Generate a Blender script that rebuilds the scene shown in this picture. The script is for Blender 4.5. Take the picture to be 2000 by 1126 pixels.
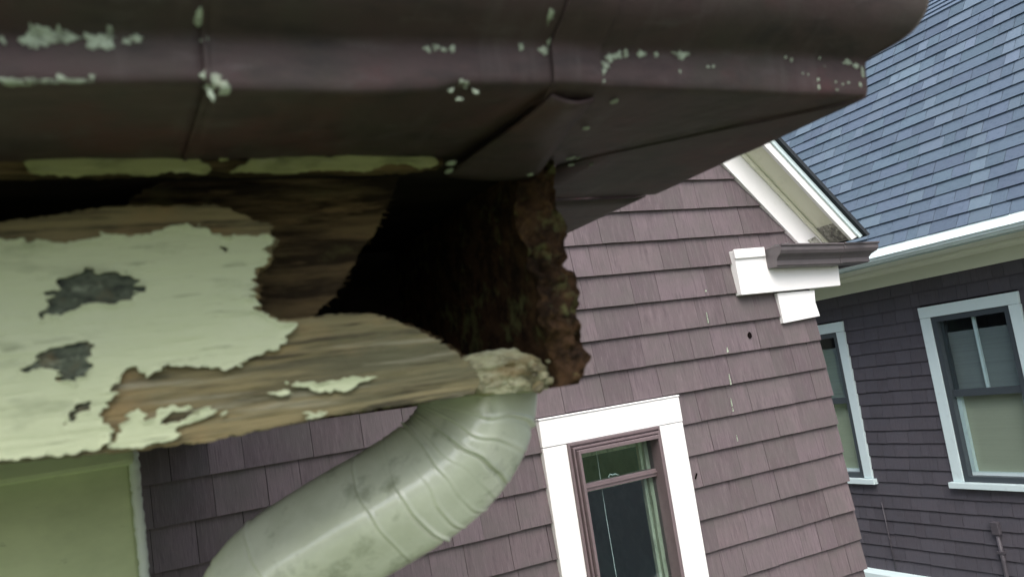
import bpy, bmesh, math, random
import numpy as np
from mathutils import Vector, Matrix
from mathutils.geometry import tessellate_polygon

S = bpy.context.scene
for o in list(bpy.data.objects): bpy.data.objects.remove(o)
COL = S.collection
RNG = random.Random(7)

# ------------------------------------------------------------------ camera
F = 1608.3                      # focal length in pixels of a 2000 px wide picture
YAW, PITCH, ROLL = (math.radians(a) for a in (27.21, 6.708, -8.609))
fw = Vector((math.sin(YAW)*math.cos(PITCH), math.cos(YAW)*math.cos(PITCH), math.sin(PITCH)))
r0 = Vector((math.cos(YAW), -math.sin(YAW), 0)); u0 = r0.cross(fw)
CR = r0*math.cos(ROLL) + u0*math.sin(ROLL)
CU = u0*math.cos(ROLL) - r0*math.sin(ROLL)
cam_d = bpy.data.cameras.new('camera'); cam = bpy.data.objects.new('camera', cam_d); COL.objects.link(cam)
cam.matrix_world = Matrix(((CR.x, CU.x, -fw.x, 0), (CR.y, CU.y, -fw.y, 0), (CR.z, CU.z, -fw.z, 0), (0, 0, 0, 1)))
cam_d.sensor_width = 36; cam_d.lens = 36*F/2000
cam_d.clip_start = .01; cam_d.clip_end = 2000
cam_d.dof.use_dof = True; cam_d.dof.focus_distance = 4.2; cam_d.dof.aperture_fstop = 8.5
S.camera = cam

# ------------------------------------------------------------------ sky, sun, exposure (bright overcast)
SUN_EL, SUN_AZ = math.radians(55), math.radians(204)     # azimuth measured from +Y towards +X
W = bpy.data.worlds.new('World'); S.world = W; W.use_nodes = True
wn = W.node_tree.nodes; wl = W.node_tree.links
bg = wn['Background']; bg.inputs[1].default_value = .15
sky = wn.new('ShaderNodeTexSky'); sky.sky_type = 'NISHITA'; sky.sun_disc = False
sky.sun_elevation = SUN_EL; sky.sun_rotation = SUN_AZ; sky.air_density = 1.0; sky.dust_density = 4.0; sky.ozone_density = 1.0
hs = wn.new('ShaderNodeHueSaturation'); hs.inputs['Saturation'].default_value = .68
wl.new(sky.outputs[0], hs.inputs['Color']); wl.new(hs.outputs[0], bg.inputs[0])
sd = bpy.data.lights.new('sun', 'SUN'); sd.energy = 1.2; sd.angle = math.radians(50); sd.color = (1, .97, .93)
so = bpy.data.objects.new('sun', sd); COL.objects.link(so)
sdir = Vector((math.sin(SUN_AZ)*math.cos(SUN_EL), math.cos(SUN_AZ)*math.cos(SUN_EL), math.sin(SUN_EL)))
so.rotation_euler = sdir.to_track_quat('Z', 'Y').to_euler(); so.location = sdir*30
S.view_settings.view_transform = 'Standard'; S.view_settings.look = 'None'
S.view_settings.gamma = 1; S.view_settings.use_curve_mapping = False
S.view_settings.exposure = 1.08
S.render.engine = 'CYCLES'; S.cycles.max_bounces = 6; S.cycles.diffuse_bounces = 3; S.cycles.glossy_bounces = 3; S.cycles.transparent_max_bounces = 8

# ------------------------------------------------------------------ picture point -> place point, on a known plane
def ray(px, py):
    return fw + CR*((px-1000)/F) - CU*((py-563)/F)
def at_y(px, py, Y): d = ray(px, py); return d*(Y/d.y)
def at_x(px, py, X): d = ray(px, py); return d*(X/d.x)
def at_z(px, py, Z): d = ray(px, py); return d*(Z/d.z)
def x_on(px, Y, z):                      # x of the point on plane Y, height z, that shows in picture column px
    k = (px-1000)/F
    a = CR.x - k*fw.x; b = (CR.y - k*fw.y)*Y + (CR.z - k*fw.z)*z
    return -b/a

# ------------------------------------------------------------------ noise
def _h(ix, iy, iz):
    n = (ix.astype(np.int64)*374761393 + iy.astype(np.int64)*668265263 + iz.astype(np.int64)*2147483647) & 0x7fffffff
    n = ((n ^ (n >> 13))*1274126177) & 0x7fffffff
    n = n ^ (n >> 16)
    return (n & 0xffff)/65535.0
def vnoise(x, y, z=0.0):
    x = np.asarray(x, float); y = np.asarray(y, float); z = np.zeros_like(x)+z
    ix, iy, iz = np.floor(x), np.floor(y), np.floor(z)
    fx, fy, fz = x-ix, y-iy, z-iz
    fx, fy, fz = (t*t*(3-2*t) for t in (fx, fy, fz))
    r = 0
    for a in (0, 1):
        for b in (0, 1):
            for c in (0, 1):
                w = (fx if a else 1-fx)*(fy if b else 1-fy)*(fz if c else 1-fz)
                r = r + w*_h(ix+a, iy+b, iz+c)
    return r*2-1
def fbm(x, y, z=0.0, o=4):
    r = 0; a = 1; t = 0
    x = np.asarray(x, float); y = np.asarray(y, float); z = np.asarray(z, float)
    for k in range(o):
        r = r + a*vnoise(x*2**k+17*k, y*2**k+31*k, z*2**k+7*k); t += a; a *= .5
    return r/t

# ------------------------------------------------------------------ object helpers
WM = {}                                   # world matrix of each object that has children
def link(o, parent=None, world=None):
    COL.objects.link(o)
    if parent is not None:
        o.parent = parent; o.matrix_parent_inverse = WM[parent.name].inverted()
    w = world if world is not None else Matrix.Identity(4)
    o.matrix_basis = w
    WM[o.name] = w.copy()
    return o
def thing(name, loc, label=None, cat=None, group=None, parent=None):
    o = bpy.data.objects.new(name, None); o.empty_display_size = .1
    link(o, parent, Matrix.Translation(Vector(loc)))
    tag(o, label, cat, group); return o
def tag(o, label=None, cat=None, group=None, kind=None):
    if label: o['label'] = label
    if cat: o['category'] = cat
    if group: o['group'] = group
    if kind: o['kind'] = kind
    return o
def mesh_obj(name, verts, faces, mat, parent=None, smooth=False, label=None):
    me = bpy.data.meshes.new(name); me.from_pydata([tuple(v) for v in verts], [], [tuple(f) for f in faces]); me.update()
    bm = bmesh.new(); bm.from_mesh(me); bmesh.ops.recalc_face_normals(bm, faces=bm.faces); bm.to_mesh(me); bm.free()
    if smooth:
        for p in me.polygons: p.use_smooth = True
    me.materials.append(mat)
    o = link(bpy.data.objects.new(name, me), parent)
    if label: o['label'] = label
    return o
class MB:
    def __init__(s): s.v = []; s.f = []
    def box(s, x0, x1, y0, y1, z0, z1):
        b = len(s.v)
        s.v += [(x, y, z) for z in (z0, z1) for y in (y0, y1) for x in (x0, x1)]
        s.f += [tuple(b+i for i in q) for q in ((0,2,3,1),(4,5,7,6),(0,1,5,4),(2,6,7,3),(0,4,6,2),(1,3,7,5))]; return s
    def prism(s, pts, ext):               # closed polygon of 3-D points extruded by a vector
        b = len(s.v); n = len(pts); e = Vector(ext)
        s.v += [tuple(Vector(p)) for p in pts] + [tuple(Vector(p)+e) for p in pts]
        tri = tessellate_polygon([[Vector(p) for p in pts]])
        s.f += [tuple(b+i for i in t) for t in tri] + [tuple(b+n+i for i in t) for t in tri]
        s.f += [(b+i, b+(i+1) % n, b+n+(i+1) % n, b+n+i) for i in range(n)]; return s
    def tube(s, path, r, n=10):
        b = len(s.v); P = [Vector(p) for p in path]
        for i, p in enumerate(P):
            t = (P[min(i+1, len(P)-1)]-P[max(i-1, 0)]).normalized()
            a = t.orthogonal().normalized(); c = t.cross(a)
            rr = r[i] if isinstance(r, (list, tuple)) else r
            s.v += [tuple(p+(a*math.cos(2*math.pi*k/n)+c*math.sin(2*math.pi*k/n))*rr) for k in range(n)]
        for i in range(len(P)-1):
            for k in range(n):
                s.f.append((b+i*n+k, b+i*n+(k+1) % n, b+(i+1)*n+(k+1) % n, b+(i+1)*n+k))
        s.f.append(tuple(b+k for k in range(n))); s.f.append(tuple(b+(len(P)-1)*n+k for k in range(n))); return s
    def build(s, name, mat, parent=None, smooth=False, bevel=0, label=None):
        o = mesh_obj(name, s.v, s.f, mat, parent, smooth, label)
        if bevel:
            m = o.modifiers.new('bevel', 'BEVEL'); m.width = bevel; m.segments = 2; m.limit_method = 'ANGLE'
        return o

# ------------------------------------------------------------------ materials
def nd(nt, t, **kw):
    n = nt.nodes.new(t)
    for k, v in kw.items(): setattr(n, k, v)
    return n
def ramp(nt, fac, stops):
    r = nd(nt, 'ShaderNodeValToRGB'); e = r.color_ramp.elements
    while len(e) < len(stops): e.new(.5)
    for i, (p, c) in enumerate(stops):
        e[i].position = p; e[i].color = (c[0], c[1], c[2], 1) if not isinstance(c, (int, float)) else (c, c, c, 1)
    nt.links.new(fac, r.inputs[0]); return r.outputs[0]
def noise(nt, vec, scale, detail=4, rough=.6, stretch=(1, 1, 1)):
    m = nd(nt, 'ShaderNodeMapping'); m.inputs['Scale'].default_value = stretch; nt.links.new(vec, m.inputs[0])
    n = nd(nt, 'ShaderNodeTexNoise'); n.inputs['Scale'].default_value = scale; n.inputs['Detail'].default_value = detail
    n.inputs['Roughness'].default_value = rough; nt.links.new(m.outputs[0], n.inputs['Vector']); return n.outputs['Fac']
def mix(nt, fac, a, b, blend='MIX'):
    m = nd(nt, 'ShaderNodeMix', data_type='RGBA', blend_type=blend)
    for sock, v in ((m.inputs[0], fac), (m.inputs[6], a), (m.inputs[7], b)):
        if hasattr(v, 'is_output'): nt.links.new(v, sock)
        elif isinstance(v, (int, float)): sock.default_value = v
        else: sock.default_value = (*v, 1)
    return m.outputs[2]
def mat(name, base, rough=.6, spec=.5, layers=(), bump=None, var=0, island=True, random_offset=False, metallic=0):
    """base colour, then layers (colour, noise scale, stretch, low, high, strength); bump (scale, stretch, distance, strength); var = lightness spread per object"""
    m = bpy.data.materials.new(name); m.use_nodes = True; nt = m.node_tree
    p = nt.nodes['Principled BSDF']; p.inputs['Roughness'].default_value = rough
    p.inputs['Specular IOR Level'].default_value = spec; p.inputs['Metallic'].default_value = metallic
    tc = nd(nt, 'ShaderNodeTexCoord'); vec = tc.outputs['Object']
    oi = nd(nt, 'ShaderNodeObjectInfo')
    if random_offset:
        ad = nd(nt, 'ShaderNodeVectorMath', operation='MULTIPLY_ADD')
        nt.links.new(oi.outputs['Random'], ad.inputs[0]); ad.inputs[1].default_value = (37, 53, 71); nt.links.new(vec, ad.inputs[2]); vec = ad.outputs[0]
    col = nd(nt, 'ShaderNodeRGB'); col.outputs[0].default_value = (*base, 1); c = col.outputs[0]
    if var:
        hv = nd(nt, 'ShaderNodeHueSaturation'); mr = nd(nt, 'ShaderNodeMapRange'); mr.inputs[3].default_value = 1-var; mr.inputs[4].default_value = 1+var
        nt.links.new(oi.outputs['Random'], mr.inputs[0]); nt.links.new(mr.outputs[0], hv.inputs['Value']); nt.links.new(c, hv.inputs['Color'])
        wn_ = nd(nt, 'ShaderNodeTexWhiteNoise', noise_dimensions='1D'); nt.links.new(oi.outputs['Random'], wn_.inputs['W'])
        mh = nd(nt, 'ShaderNodeMapRange'); mh.inputs[3].default_value = .488; mh.inputs[4].default_value = .512
        nt.links.new(wn_.outputs['Value'], mh.inputs[0]); nt.links.new(mh.outputs[0], hv.inputs['Hue'])
        c = hv.outputs[0]
    for (lc, sc, st, lo, hi, k) in layers:
        f = noise(nt, vec, sc, 5, .65, st); f = ramp(nt, f, [(lo, 0), (hi, 1)])
        ml = nd(nt, 'ShaderNodeMath', operation='MULTIPLY'); nt.links.new(f, ml.inputs[0]); ml.inputs[1].default_value = k
        c = mix(nt, ml.outputs[0], c, lc)
    nt.links.new(c, p.inputs['Base Color'])
    if bump:
        f = noise(nt, vec, bump[0], 6, .7, bump[1]); b = nd(nt, 'ShaderNodeBump')
        b.inputs['Distance'].default_value = bump[2]; b.inputs['Strength'].default_value = bump[3]
        nt.links.new(f, b.inputs['Height']); nt.links.new(b.outputs[0], p.inputs['Normal'])
    return m
def glass(name, tint, reflect=.5):
    m = bpy.data.materials.new(name); m.use_nodes = True; nt = m.node_tree
    for n in list(nt.nodes):
        if n.type != 'OUTPUT_MATERIAL': nt.nodes.remove(n)
    out = [n for n in nt.nodes][0]
    t = nd(nt, 'ShaderNodeBsdfTransparent'); t.inputs[0].default_value = (*tint, 1)
    g = nd(nt, 'ShaderNodeBsdfGlossy'); g.inputs['Roughness'].default_value = .03; g.inputs[0].default_value = (.9, 1, 1, 1)
    fr = nd(nt, 'ShaderNodeFresnel'); fr.inputs[0].default_value = 1.5
    tc = nd(nt, 'ShaderNodeTexCoord'); f = noise(nt, tc.outputs['Object'], 3, 2, .5); b = nd(nt, 'ShaderNodeBump'); b.inputs['Strength'].default_value = .15; b.inputs['Distance'].default_value = .01
    nt.links.new(f, b.inputs['Height']); nt.links.new(b.outputs[0], g.inputs['Normal'])
    mx = nd(nt, 'ShaderNodeMixShader'); ml = nd(nt, 'ShaderNodeMath', operation='MULTIPLY'); ml.inputs[1].default_value = reflect*2
    ge = nd(nt, 'ShaderNodeNewGeometry'); iv = nd(nt, 'ShaderNodeMath', operation='SUBTRACT'); iv.inputs[0].default_value = 1; nt.links.new(ge.outputs['Backfacing'], iv.inputs[1])
    m2 = nd(nt, 'ShaderNodeMath', operation='MULTIPLY'); nt.links.new(ml.outputs[0], m2.inputs[0]); nt.links.new(iv.outputs[0], m2.inputs[1])
    nt.links.new(fr.outputs[0], ml.inputs[0]); nt.links.new(m2.outputs[0], mx.inputs[0])
    nt.links.new(t.outputs[0], mx.inputs[1]); nt.links.new(g.outputs[0], mx.inputs[2]); nt.links.new(mx.outputs[0], out.inputs[0]); return m

M = {}
M['gutter'] = mat('gutter_brown_paint', (.056, .037, .037), .62, .28, [((.105, .030, .034), 8, (1, 1, 1.5), .52, .72, .6), ((.040, .048, .034), 5, (1, 1, 1), .48, .68, .6), ((.022, .019, .019), 35, (.5, 1, 1.4), .48, .68, .7), ((.085, .07, .068), 40, (1, .3, .12), .54, .7, .5), ((.10, .085, .085), 55, (.35, 1, 1), .58, .72, .45), ((.12, .11, .10), 170, (1, 1, 1), .68, .76, .4)], (70, (.6, 1, 1), .0012, .7))
M['flake'] = mat('old_pale_paint', (.38, .45, .35), .7, .3, [((.10, .11, .08), 130, (1, 1, 1), .45, .66, .85), ((.45, .48, .38), 90, (1, 1, 1), .55, .7, .6)], (300, (1, 1, 1), .0008, .8))
M['moss_paint'] = mat('yellowed_paint', (.42, .43, .20), .8, .2, [((.10, .11, .05), 60, (.3, 1, 1), .45, .7, .8), ((.50, .50, .30), 120, (.4, 1, 1), .55, .7, .6)], (250, (1, 1, 1), .0008, .8))
M['cream'] = mat('aged_cream_paint', (.50, .55, .35), .55, .35, [((.30, .36, .20), 7, (.5, 1, 1), .48, .75, .7), ((.54, .57, .42), 14, (.3, 1, 1), .5, .7, .6), ((.20, .23, .14), 60, (.22, 1, 1), .56, .74, .65), ((.16, .18, .11), 160, (.12, 1, 1), .60, .70, .6)], (110, (.10, 1, 1), .0025, .9))
M['spot'] = mat('exposed_grey_wood', (.095, .11, .08), .9, .1, [((.03, .035, .03), 150, (.5, 1, 1), .45, .62, .85), ((.24, .27, .2), 110, (.6, 1, 1), .56, .68, .85), ((.14, .11, .06), 50, (1, 1, 1), .5, .65, .6)], (200, (.3, 1, 1), .002, .9))
M['wood'] = mat('weathered_bare_wood', (.25, .210, .110), .88, .15, [((.085, .078, .050), 60, (.07, 1, 1), .44, .60, .9), ((.34, .235, .11), 16, (.5, 1, 1), .52, .68, .75), ((.15, .15, .09), 9, (.4, 1, 1), .45, .68, .7), ((.34, .33, .24), 95, (.06, 1, 1), .56, .68, .7), ((.04, .036, .026), 150, (.05, 1, 1), .55, .66, .85)], (150, (.06, 1, 1), .004, 1))
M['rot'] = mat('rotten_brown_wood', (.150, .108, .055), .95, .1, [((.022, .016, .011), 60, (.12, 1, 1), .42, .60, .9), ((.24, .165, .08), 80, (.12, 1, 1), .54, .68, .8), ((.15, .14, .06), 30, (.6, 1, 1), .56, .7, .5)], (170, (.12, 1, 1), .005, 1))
M['rotend'] = mat('crumbling_rotten_wood', (.085, .050, .028), .98, .05, [((.016, .012, .010), 45, (1, 1, 1), .42, .62, .85), ((.14, .08, .035), 85, (1, 1, 1), .55, .7, .65), ((.17, .18, .075), 30, (1, 1, 1), .54, .66, .75), ((.42, .42, .32), 150, (1, 1, 1), .70, .76, .7)], (260, (1, 1, 1), .004, 1))
M['crumb'] = mat('crumbled_paint_and_wood', (.40, .40, .25), .95, .1, [((.13, .115, .06), 60, (.5, 1, 1), .46, .62, .8), ((.50, .52, .38), 40, (.5, 1, 1), .52, .68, .7), ((.26, .19, .09), 25, (.6, 1, 1), .54, .68, .7)], (200, (.3, 1, 1), .003, 1))
M['dark'] = mat('dark_cavity_wood', (.03, .024, .02), .95, .05, [((.012, .01, .01), 20, (.3, 1, 1), .4, .65, .8)])  # near-black wood shared by the boards inside the eave
M['pipe'] = mat('pale_green_painted_metal', (.62, .66, .53), .20, .9, [((.44, .48, .35), 9, (1, 1, 1), .45, .68, .75), ((.15, .17, .10), 22, (1, 1, 1), .56, .72, .7), ((.62, .66, .54), 18, (1, 1, 1), .55, .72, .5), ((.10, .11, .07), 130, (1, 1, 1), .70, .76, .7)], (30, (1, 1, 1), .002, .35))
M['wall_cream'] = mat('grimy_cream_wall_paint', (.60, .67, .40), .6, .3, [((.38, .44, .25), 9, (.6, 1, 1), .45, .72, .7), ((.54, .58, .40), 6, (1, 1, .4), .5, .7, .5), ((.12, .15, .08), 80, (.3, 1, 1), .66, .75, .7)], (60, (.2, 1, 1), .001, .5))
M['bead'] = mat('lit_edge_white', (.70, .76, .70), .5, .4, [((.45, .5, .42), 60, (1, 1, 1), .58, .7, .5)], (120, (1, 1, 1), .001, .5))  # sky light on the wall corner, put into a pale colour
M['shingle'] = mat('mauve_brown_shingle_stain', (.128, .101, .109), .8, .15, [((.175, .140, .150), 3.2, (3.2, 1, .45), .48, .74, .75), ((.080, .064, .070), 4.2, (4.5, 1, .4), .50, .70, .75), ((.112, .100, .098), 1.1, (1, 1, 1), .4, .65, .7), ((.20, .165, .172), 5, (8, 1, .5), .60, .72, .5), ((.055, .045, .05), 30, (1, 1, 1), .70, .74, .5)], (10, (6, 1, .3), .003, .6), var=.19, random_offset=True)
M['backing'] = mat('sheathing_dark', (.03, .025, .027), .95, .05)
M['white'] = mat('white_trim_paint', (.82, .81, .80), .5, .4, [((.66, .66, .62), 18, (1, 1, 1), .60, .75, .4), ((.45, .45, .42), 110, (1, 1, .4), .71, .76, .5)], (70, (1, 1, .3), .0015, .4))
M['cream_trim'] = mat('cream_trim_paint', (.70, .70, .56), .5, .4, [((.5, .5, .37), 10, (1, 1, 1), .55, .75, .5)], (70, (1, 1, 1), .001, .4))
M['peeled'] = mat('peeled_grey_trim', (.36, .35, .30), .8, .2, [((.12, .12, .11), 40, (.5, 1, 1), .45, .62, .85), ((.7, .7, .62), 60, (1, 1, .5), .55, .66, .8)], (120, (1, 1, 1), .002, .8))
M['frame'] = mat('mauve_brown_frame_paint', (.155, .118, .124), .45, .4, [((.10, .08, .085), 30, (1, 1, 1), .5, .7, .5)], (100, (1, 1, 1), .0006, .3))
M['rgutter'] = mat('grey_brown_gutter_metal', (.110, .096, .100), .38, .5, [((.075, .066, .07), 14, (1, 1, 1), .45, .7, .5)], (40, (1, 1, 1), .0008, .3))
M['jamb'] = mat('old_cream_jamb', (.46, .46, .35), .6, .3, [((.16, .17, .12), 60, (1, 1, .2), .5, .65, .7)])
M['room'] = mat('reflection_toned_room', (.24, .42, .42), .9, .1, [((.10, .2, .24), 2.2, (1, 1, 1), .4, .62, .9)])  # blotched teal stands in for reflections in the window panes
M['cord'] = mat('white_cord', (.7, .75, .72), .6, .3)
M['dshingle'] = mat('dark_plum_shingle_stain', (.088, .082, .096), .8, .15, [((.125, .114, .125), 4, (7, 1, .4), .5, .75, .5), ((.042, .036, .042), 5, (8, 1, .4), .52, .72, .6), ((.085, .085, .102), .9, (1, 1, 1), .4, .7, .6)], (26, (9, 1, .3), .002, .5), var=.12, random_offset=True)
M['cool_white'] = mat('cool_white_trim_paint', (.66, .79, .80), .5, .4, [((.52, .62, .62), 16, (1, 1, 1), .58, .75, .5), ((.35, .42, .42), 90, (1, 1, .4), .70, .76, .5)], (70, (1, 1, .4), .0015, .4))
M['wgutter'] = mat('white_gutter_enamel', (.68, .80, .80), .3, .5, [((.55, .65, .63), 6, (1, .3, 1), .5, .75, .5)])
M['soffit2'] = mat('olive_white_soffit_paint', (.72, .76, .64), .6, .3, [((.6, .64, .53), 5, (1, .3, 1), .5, .75, .5)])
M['dframe'] = mat('dark_slate_sash_paint', (.055, .068, .078), .45, .4)
M['blind'] = mat('olive_blind_cloth', (.42, .44, .34), .85, .1, [((.34, .36, .28), 5, (.2, .2, 12), .45, .65, .25)], (60, (.1, .1, 6), .002, .3))
M['dimblind'] = mat('shaded_blind_cloth', (.25, .29, .29), .85, .1, [((.2, .23, .24), 5, (.2, .2, 12), .45, .65, .6)])  # darker copy of the blind cloth, shade put into its colour
M['roofsh'] = mat('slate_blue_roof_shingle', (.098, .134, .176), .9, .12, [((.10, .140, .19), 4, (1, 1, 1), .5, .72, .5), ((.05, .072, .105), 5, (1, 1, 1), .52, .72, .45), ((.12, .15, .23), 300, (1, 1, 1), .5, .7, .5)], (400, (1, 1, 1), .002, .6), var=.12, random_offset=True)
M['rooflight'] = mat('pale_slate_roof_tab', (.118, .158, .202), .9, .12, [((.10, .14, .19), 5, (1, 1, 1), .5, .72, .5), ((.15, .19, .26), 300, (1, 1, 1), .5, .7, .5)], (400, (1, 1, 1), .002, .6), var=.15, random_offset=True)
M['roofdark'] = mat('black_roof_edge', (.03, .035, .04), .8, .2)
M['conduit'] = mat('painted_conduit', (.075, .068, .078), .5, .4, [((.2, .2, .2), 40, (1, 1, 1), .66, .74, .6)])
M['black'] = mat('black_hole', (.006, .004, .004), .9, .05)
M['grass'] = mat('lawn', (.092, .122, .056), .95, .1, [((.065, .095, .04), 1.2, (1, 1, 1), .4, .65, .8), ((.12, .14, .06), 9, (1, 1, 1), .52, .7, .6)], (40, (1, 1, 1), .05, .6))
M['paving'] = mat('pale_concrete', (.33, .33, .31), .9, .2, [((.24, .24, .22), 3, (1, 1, 1), .45, .7, .7)], (50, (1, 1, 1), .003, .5))
M['glass'] = glass('window_glass', (.84, .91, .91), 1.4)
M['glass2'] = glass('storm_window_glass', (.92, .95, .95), 1.0)

# ------------------------------------------------------------------ generic irregular sheets
def in_poly(x, z, P):
    r = np.zeros(x.shape, bool); n = len(P)
    for i in range(n):
        x1, z1 = P[i]; x2, z2 = P[(i+1) % n]
        if z1 == z2: continue
        c = ((z1 > z) != (z2 > z)) & (x < (x2-x1)*(z-z1)/(z2-z1)+x1)
        r ^= c
    return r
def sheet(name, outer, holes, Y, thick, mat_, parent, res=.0012, edge=.0015, edge_sc=260, disp=None, relax=3, label=None, fibre=0.0, curl=0.0):
    """A board cut along an irregular outline in the plane y = Y (x, z given), real thickness, worn relief on its face"""
    A = np.array(outer); x0, z0 = A.min(0)-.004; x1, z1 = A.max(0)+.004
    nx, nz = int((x1-x0)/res)+1, int((z1-z0)/res)+1
    cx, cz = np.meshgrid(x0+(np.arange(nx)+.5)*res, z0+(np.arange(nz)+.5)*res, indexing='ij')
    tx = cx + edge*fbm(cx*edge_sc, cz*edge_sc, 1.3); tz = cz + edge*fbm(cx*edge_sc, cz*edge_sc, 9.1)
    if fibre: tx = tx + fibre*fbm(cx*45, cz*520, 3.7, 3)
    k = in_poly(tx, tz, outer)
    for h in holes: k &= ~in_poly(tx, tz, h)
    gi = -np.ones((nx+1, nz+1), int); ii, jj = np.nonzero(k)
    use = np.zeros((nx+1, nz+1), bool)
    for a, b in ((0, 0), (1, 0), (1, 1), (0, 1)): use[ii+a, jj+b] = True
    ui, uj = np.nonzero(use); gi[ui, uj] = np.arange(len(ui))
    vx, vz = x0+ui*res, z0+uj*res
    faces = np.stack([gi[ii, jj], gi[ii+1, jj], gi[ii+1, jj+1], gi[ii, jj+1]], 1)
    # smooth the stair-stepped outline
    from_e = np.concatenate([faces[:, [0, 1]], faces[:, [1, 2]], faces[:, [2, 3]], faces[:, [3, 0]]])
    es = np.sort(from_e, 1); key = es[:, 0]*(len(ui)+1)+es[:, 1]; u, cnt = np.unique(key, return_counts=True)
    be = u[cnt == 1]; b0, b1 = be//(len(ui)+1), be % (len(ui)+1)
    for _ in range(relax):
        sx = np.zeros(len(ui)); sz = np.zeros(len(ui)); n = np.zeros(len(ui))
        for p, q in ((b0, b1), (b1, b0)):
            np.add.at(sx, p, vx[q]); np.add.at(sz, p, vz[q]); np.add.at(n, p, 1)
        w = n > 0
        vx[w] = .4*vx[w]+.6*sx[w]/n[w]; vz[w] = .4*vz[w]+.6*sz[w]/n[w]
    vy = np.full(len(ui), Y)
    if disp is not None: vy = vy + disp(vx, vz)
    if curl:
        dist = np.zeros((nx, nz)); kk = k.copy()
        for _ in range(7):
            dist += kk; n_ = kk.copy(); n_[1:] &= kk[:-1]; n_[:-1] &= kk[1:]; n_[:, 1:] &= kk[:, :-1]; n_[:, :-1] &= kk[:, 1:]; kk = n_
        dc = dist[np.clip(ui, 0, nx-1), np.clip(uj, 0, nz-1)]
        vy = vy - curl*np.exp(-dc/2.2)*np.clip(.55+1.2*fbm(vx*110, vz*110, 12.0, 2), 0, 1.4)
    N = len(ui); bset = np.unique(np.concatenate([b0, b1])); bi = {int(v): N+i for i, v in enumerate(bset)}
    front = np.stack([vx, vy, vz], 1); rim = front[bset].copy(); rim[:, 1] = (rim[:, 1] if curl else np.maximum(rim[:, 1], Y))+thick
    walls = []
    okey = {}
    for e in from_e.tolist(): okey[(e[0], e[1])] = 1
    for p, q in zip(b0.tolist(), b1.tolist()):
        if (p, q) in okey: walls.append((q, p, bi[p], bi[q]))
        else: walls.append((p, q, bi[q], bi[p]))
    me = bpy.data.meshes.new(name); me.from_pydata(front.tolist()+rim.tolist(), [], faces.tolist()+walls); me.update()
    for i, p in enumerate(me.polygons): p.use_smooth = i < len(faces)
    me.materials.append(mat_)
    o = link(bpy.data.objects.new(name, me), parent)
    if label: o['label'] = label
    return o
def pxy(pts, Y): return [(at_y(a, b, Y).x, at_y(a, b, Y).z) for a, b in pts]

# ================================================================== GROUND
GZ = -4.6
g = MB(); g.v = [(-300, -300, GZ), (300, -300, GZ), (300, 300, GZ), (-300, 300, GZ)]; g.f = [(0, 1, 2, 3)]
tag(g.build('ground', M['grass']), kind='structure')
g = MB().box(3.9, 6.2, -10, 30, GZ-.05, GZ+.03); tag(g.build('path', M['paving']), kind='structure')

M['asphalt'] = mat('asphalt', (.055, .057, .06), .9, .2, [((.075, .077, .08), 4, (1, 1, 1), .45, .7, .7)], (60, (1, 1, 1), .004, .5))
g = MB().box(-120, 120, -24, -9, GZ-.05, GZ+.02); tag(g.build('reflection_street', M['asphalt']), kind='structure')  # unseen, added to grey the pane reflections and cut green bounce
g = MB().box(-120, 120, -8.99, -7.5, GZ-.05, GZ+.12); tag(g.build('pavement', M['paving']), kind='structure')

# ================================================================== NEIGHBOURING HOUSE (dark plum shingles, slate blue gambrel roof)
XS = 6.76
def sx(px, py): p = at_x(px, py, XS); return p.y, p.z
house3 = thing('shingled_house', (XS+3, 5, GZ), 'dark plum shingled house with steep slate blue roof and cool white trim, at right', 'house')
Y0, Y1 = -3.0, 13.0
WIN3 = [(4.154, 5.09), (5.971, 6.90)]            # casing outer edges along the wall
WT, WB = .151, -1.425
CW = .10                                          # casing width
wall3 = MB()
ZT3 = .62
def wall_x(mb, x0, x1, ya, yb, za, zb): mb.box(x0, x1, ya, yb, za, zb)
edges = [Y0, WIN3[0][0]+.02, WIN3[0][1]-.02, WIN3[1][0]+.02, WIN3[1][1]-.02, Y1]
for i in (0, 2, 4): wall_x(wall3, XS, XS+.15, edges[i], edges[i+1], GZ, ZT3)
for (a, b) in WIN3:
    wall_x(wall3, XS, XS+.15, a+.02, b-.02, GZ, WB+.02); wall_x(wall3, XS, XS+.15, a+.02, b-.02, WT-.02, ZT3)
w3 = wall3.build('wall', M['backing'], house3)
# shingles
E3 = .0185*XS
def shingle_mesh(name, m, seed, t0=.012, t1=.002):
    """unit shingle: x 0..1, z 0..1 (butt at 0), face towards -y; a wedge, thick at the butt, butt slightly uneven"""
    rr = random.Random(seed); n = 4; v = []; f = []
    for i in range(n):
        x = i/(n-1); zb = rr.uniform(-.004, .004)
        v += [(x, 0, zb), (x, -t0*rr.uniform(.95, 1.05), zb), (x, -t1, 1.0), (x, 0, 1.0)]
    for i in range(n-1):
        a, b = 4*i, 4*(i+1)
        for j in range(4): f.append((a+j, a+(j+1) % 4, b+(j+1) % 4, b+j))
    f += [(0, 1, 2, 3), tuple(4*(n-1)+j for j in (3, 2, 1, 0))]
    me = bpy.data.meshes.new(name); me.from_pydata(v, [], f); me.update()
    bm = bmesh.new(); bm.from_mesh(me); bmesh.ops.recalc_face_normals(bm, faces=bm.faces); bm.to_mesh(me); bm.free()
    me.materials.append(m); return me
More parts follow.
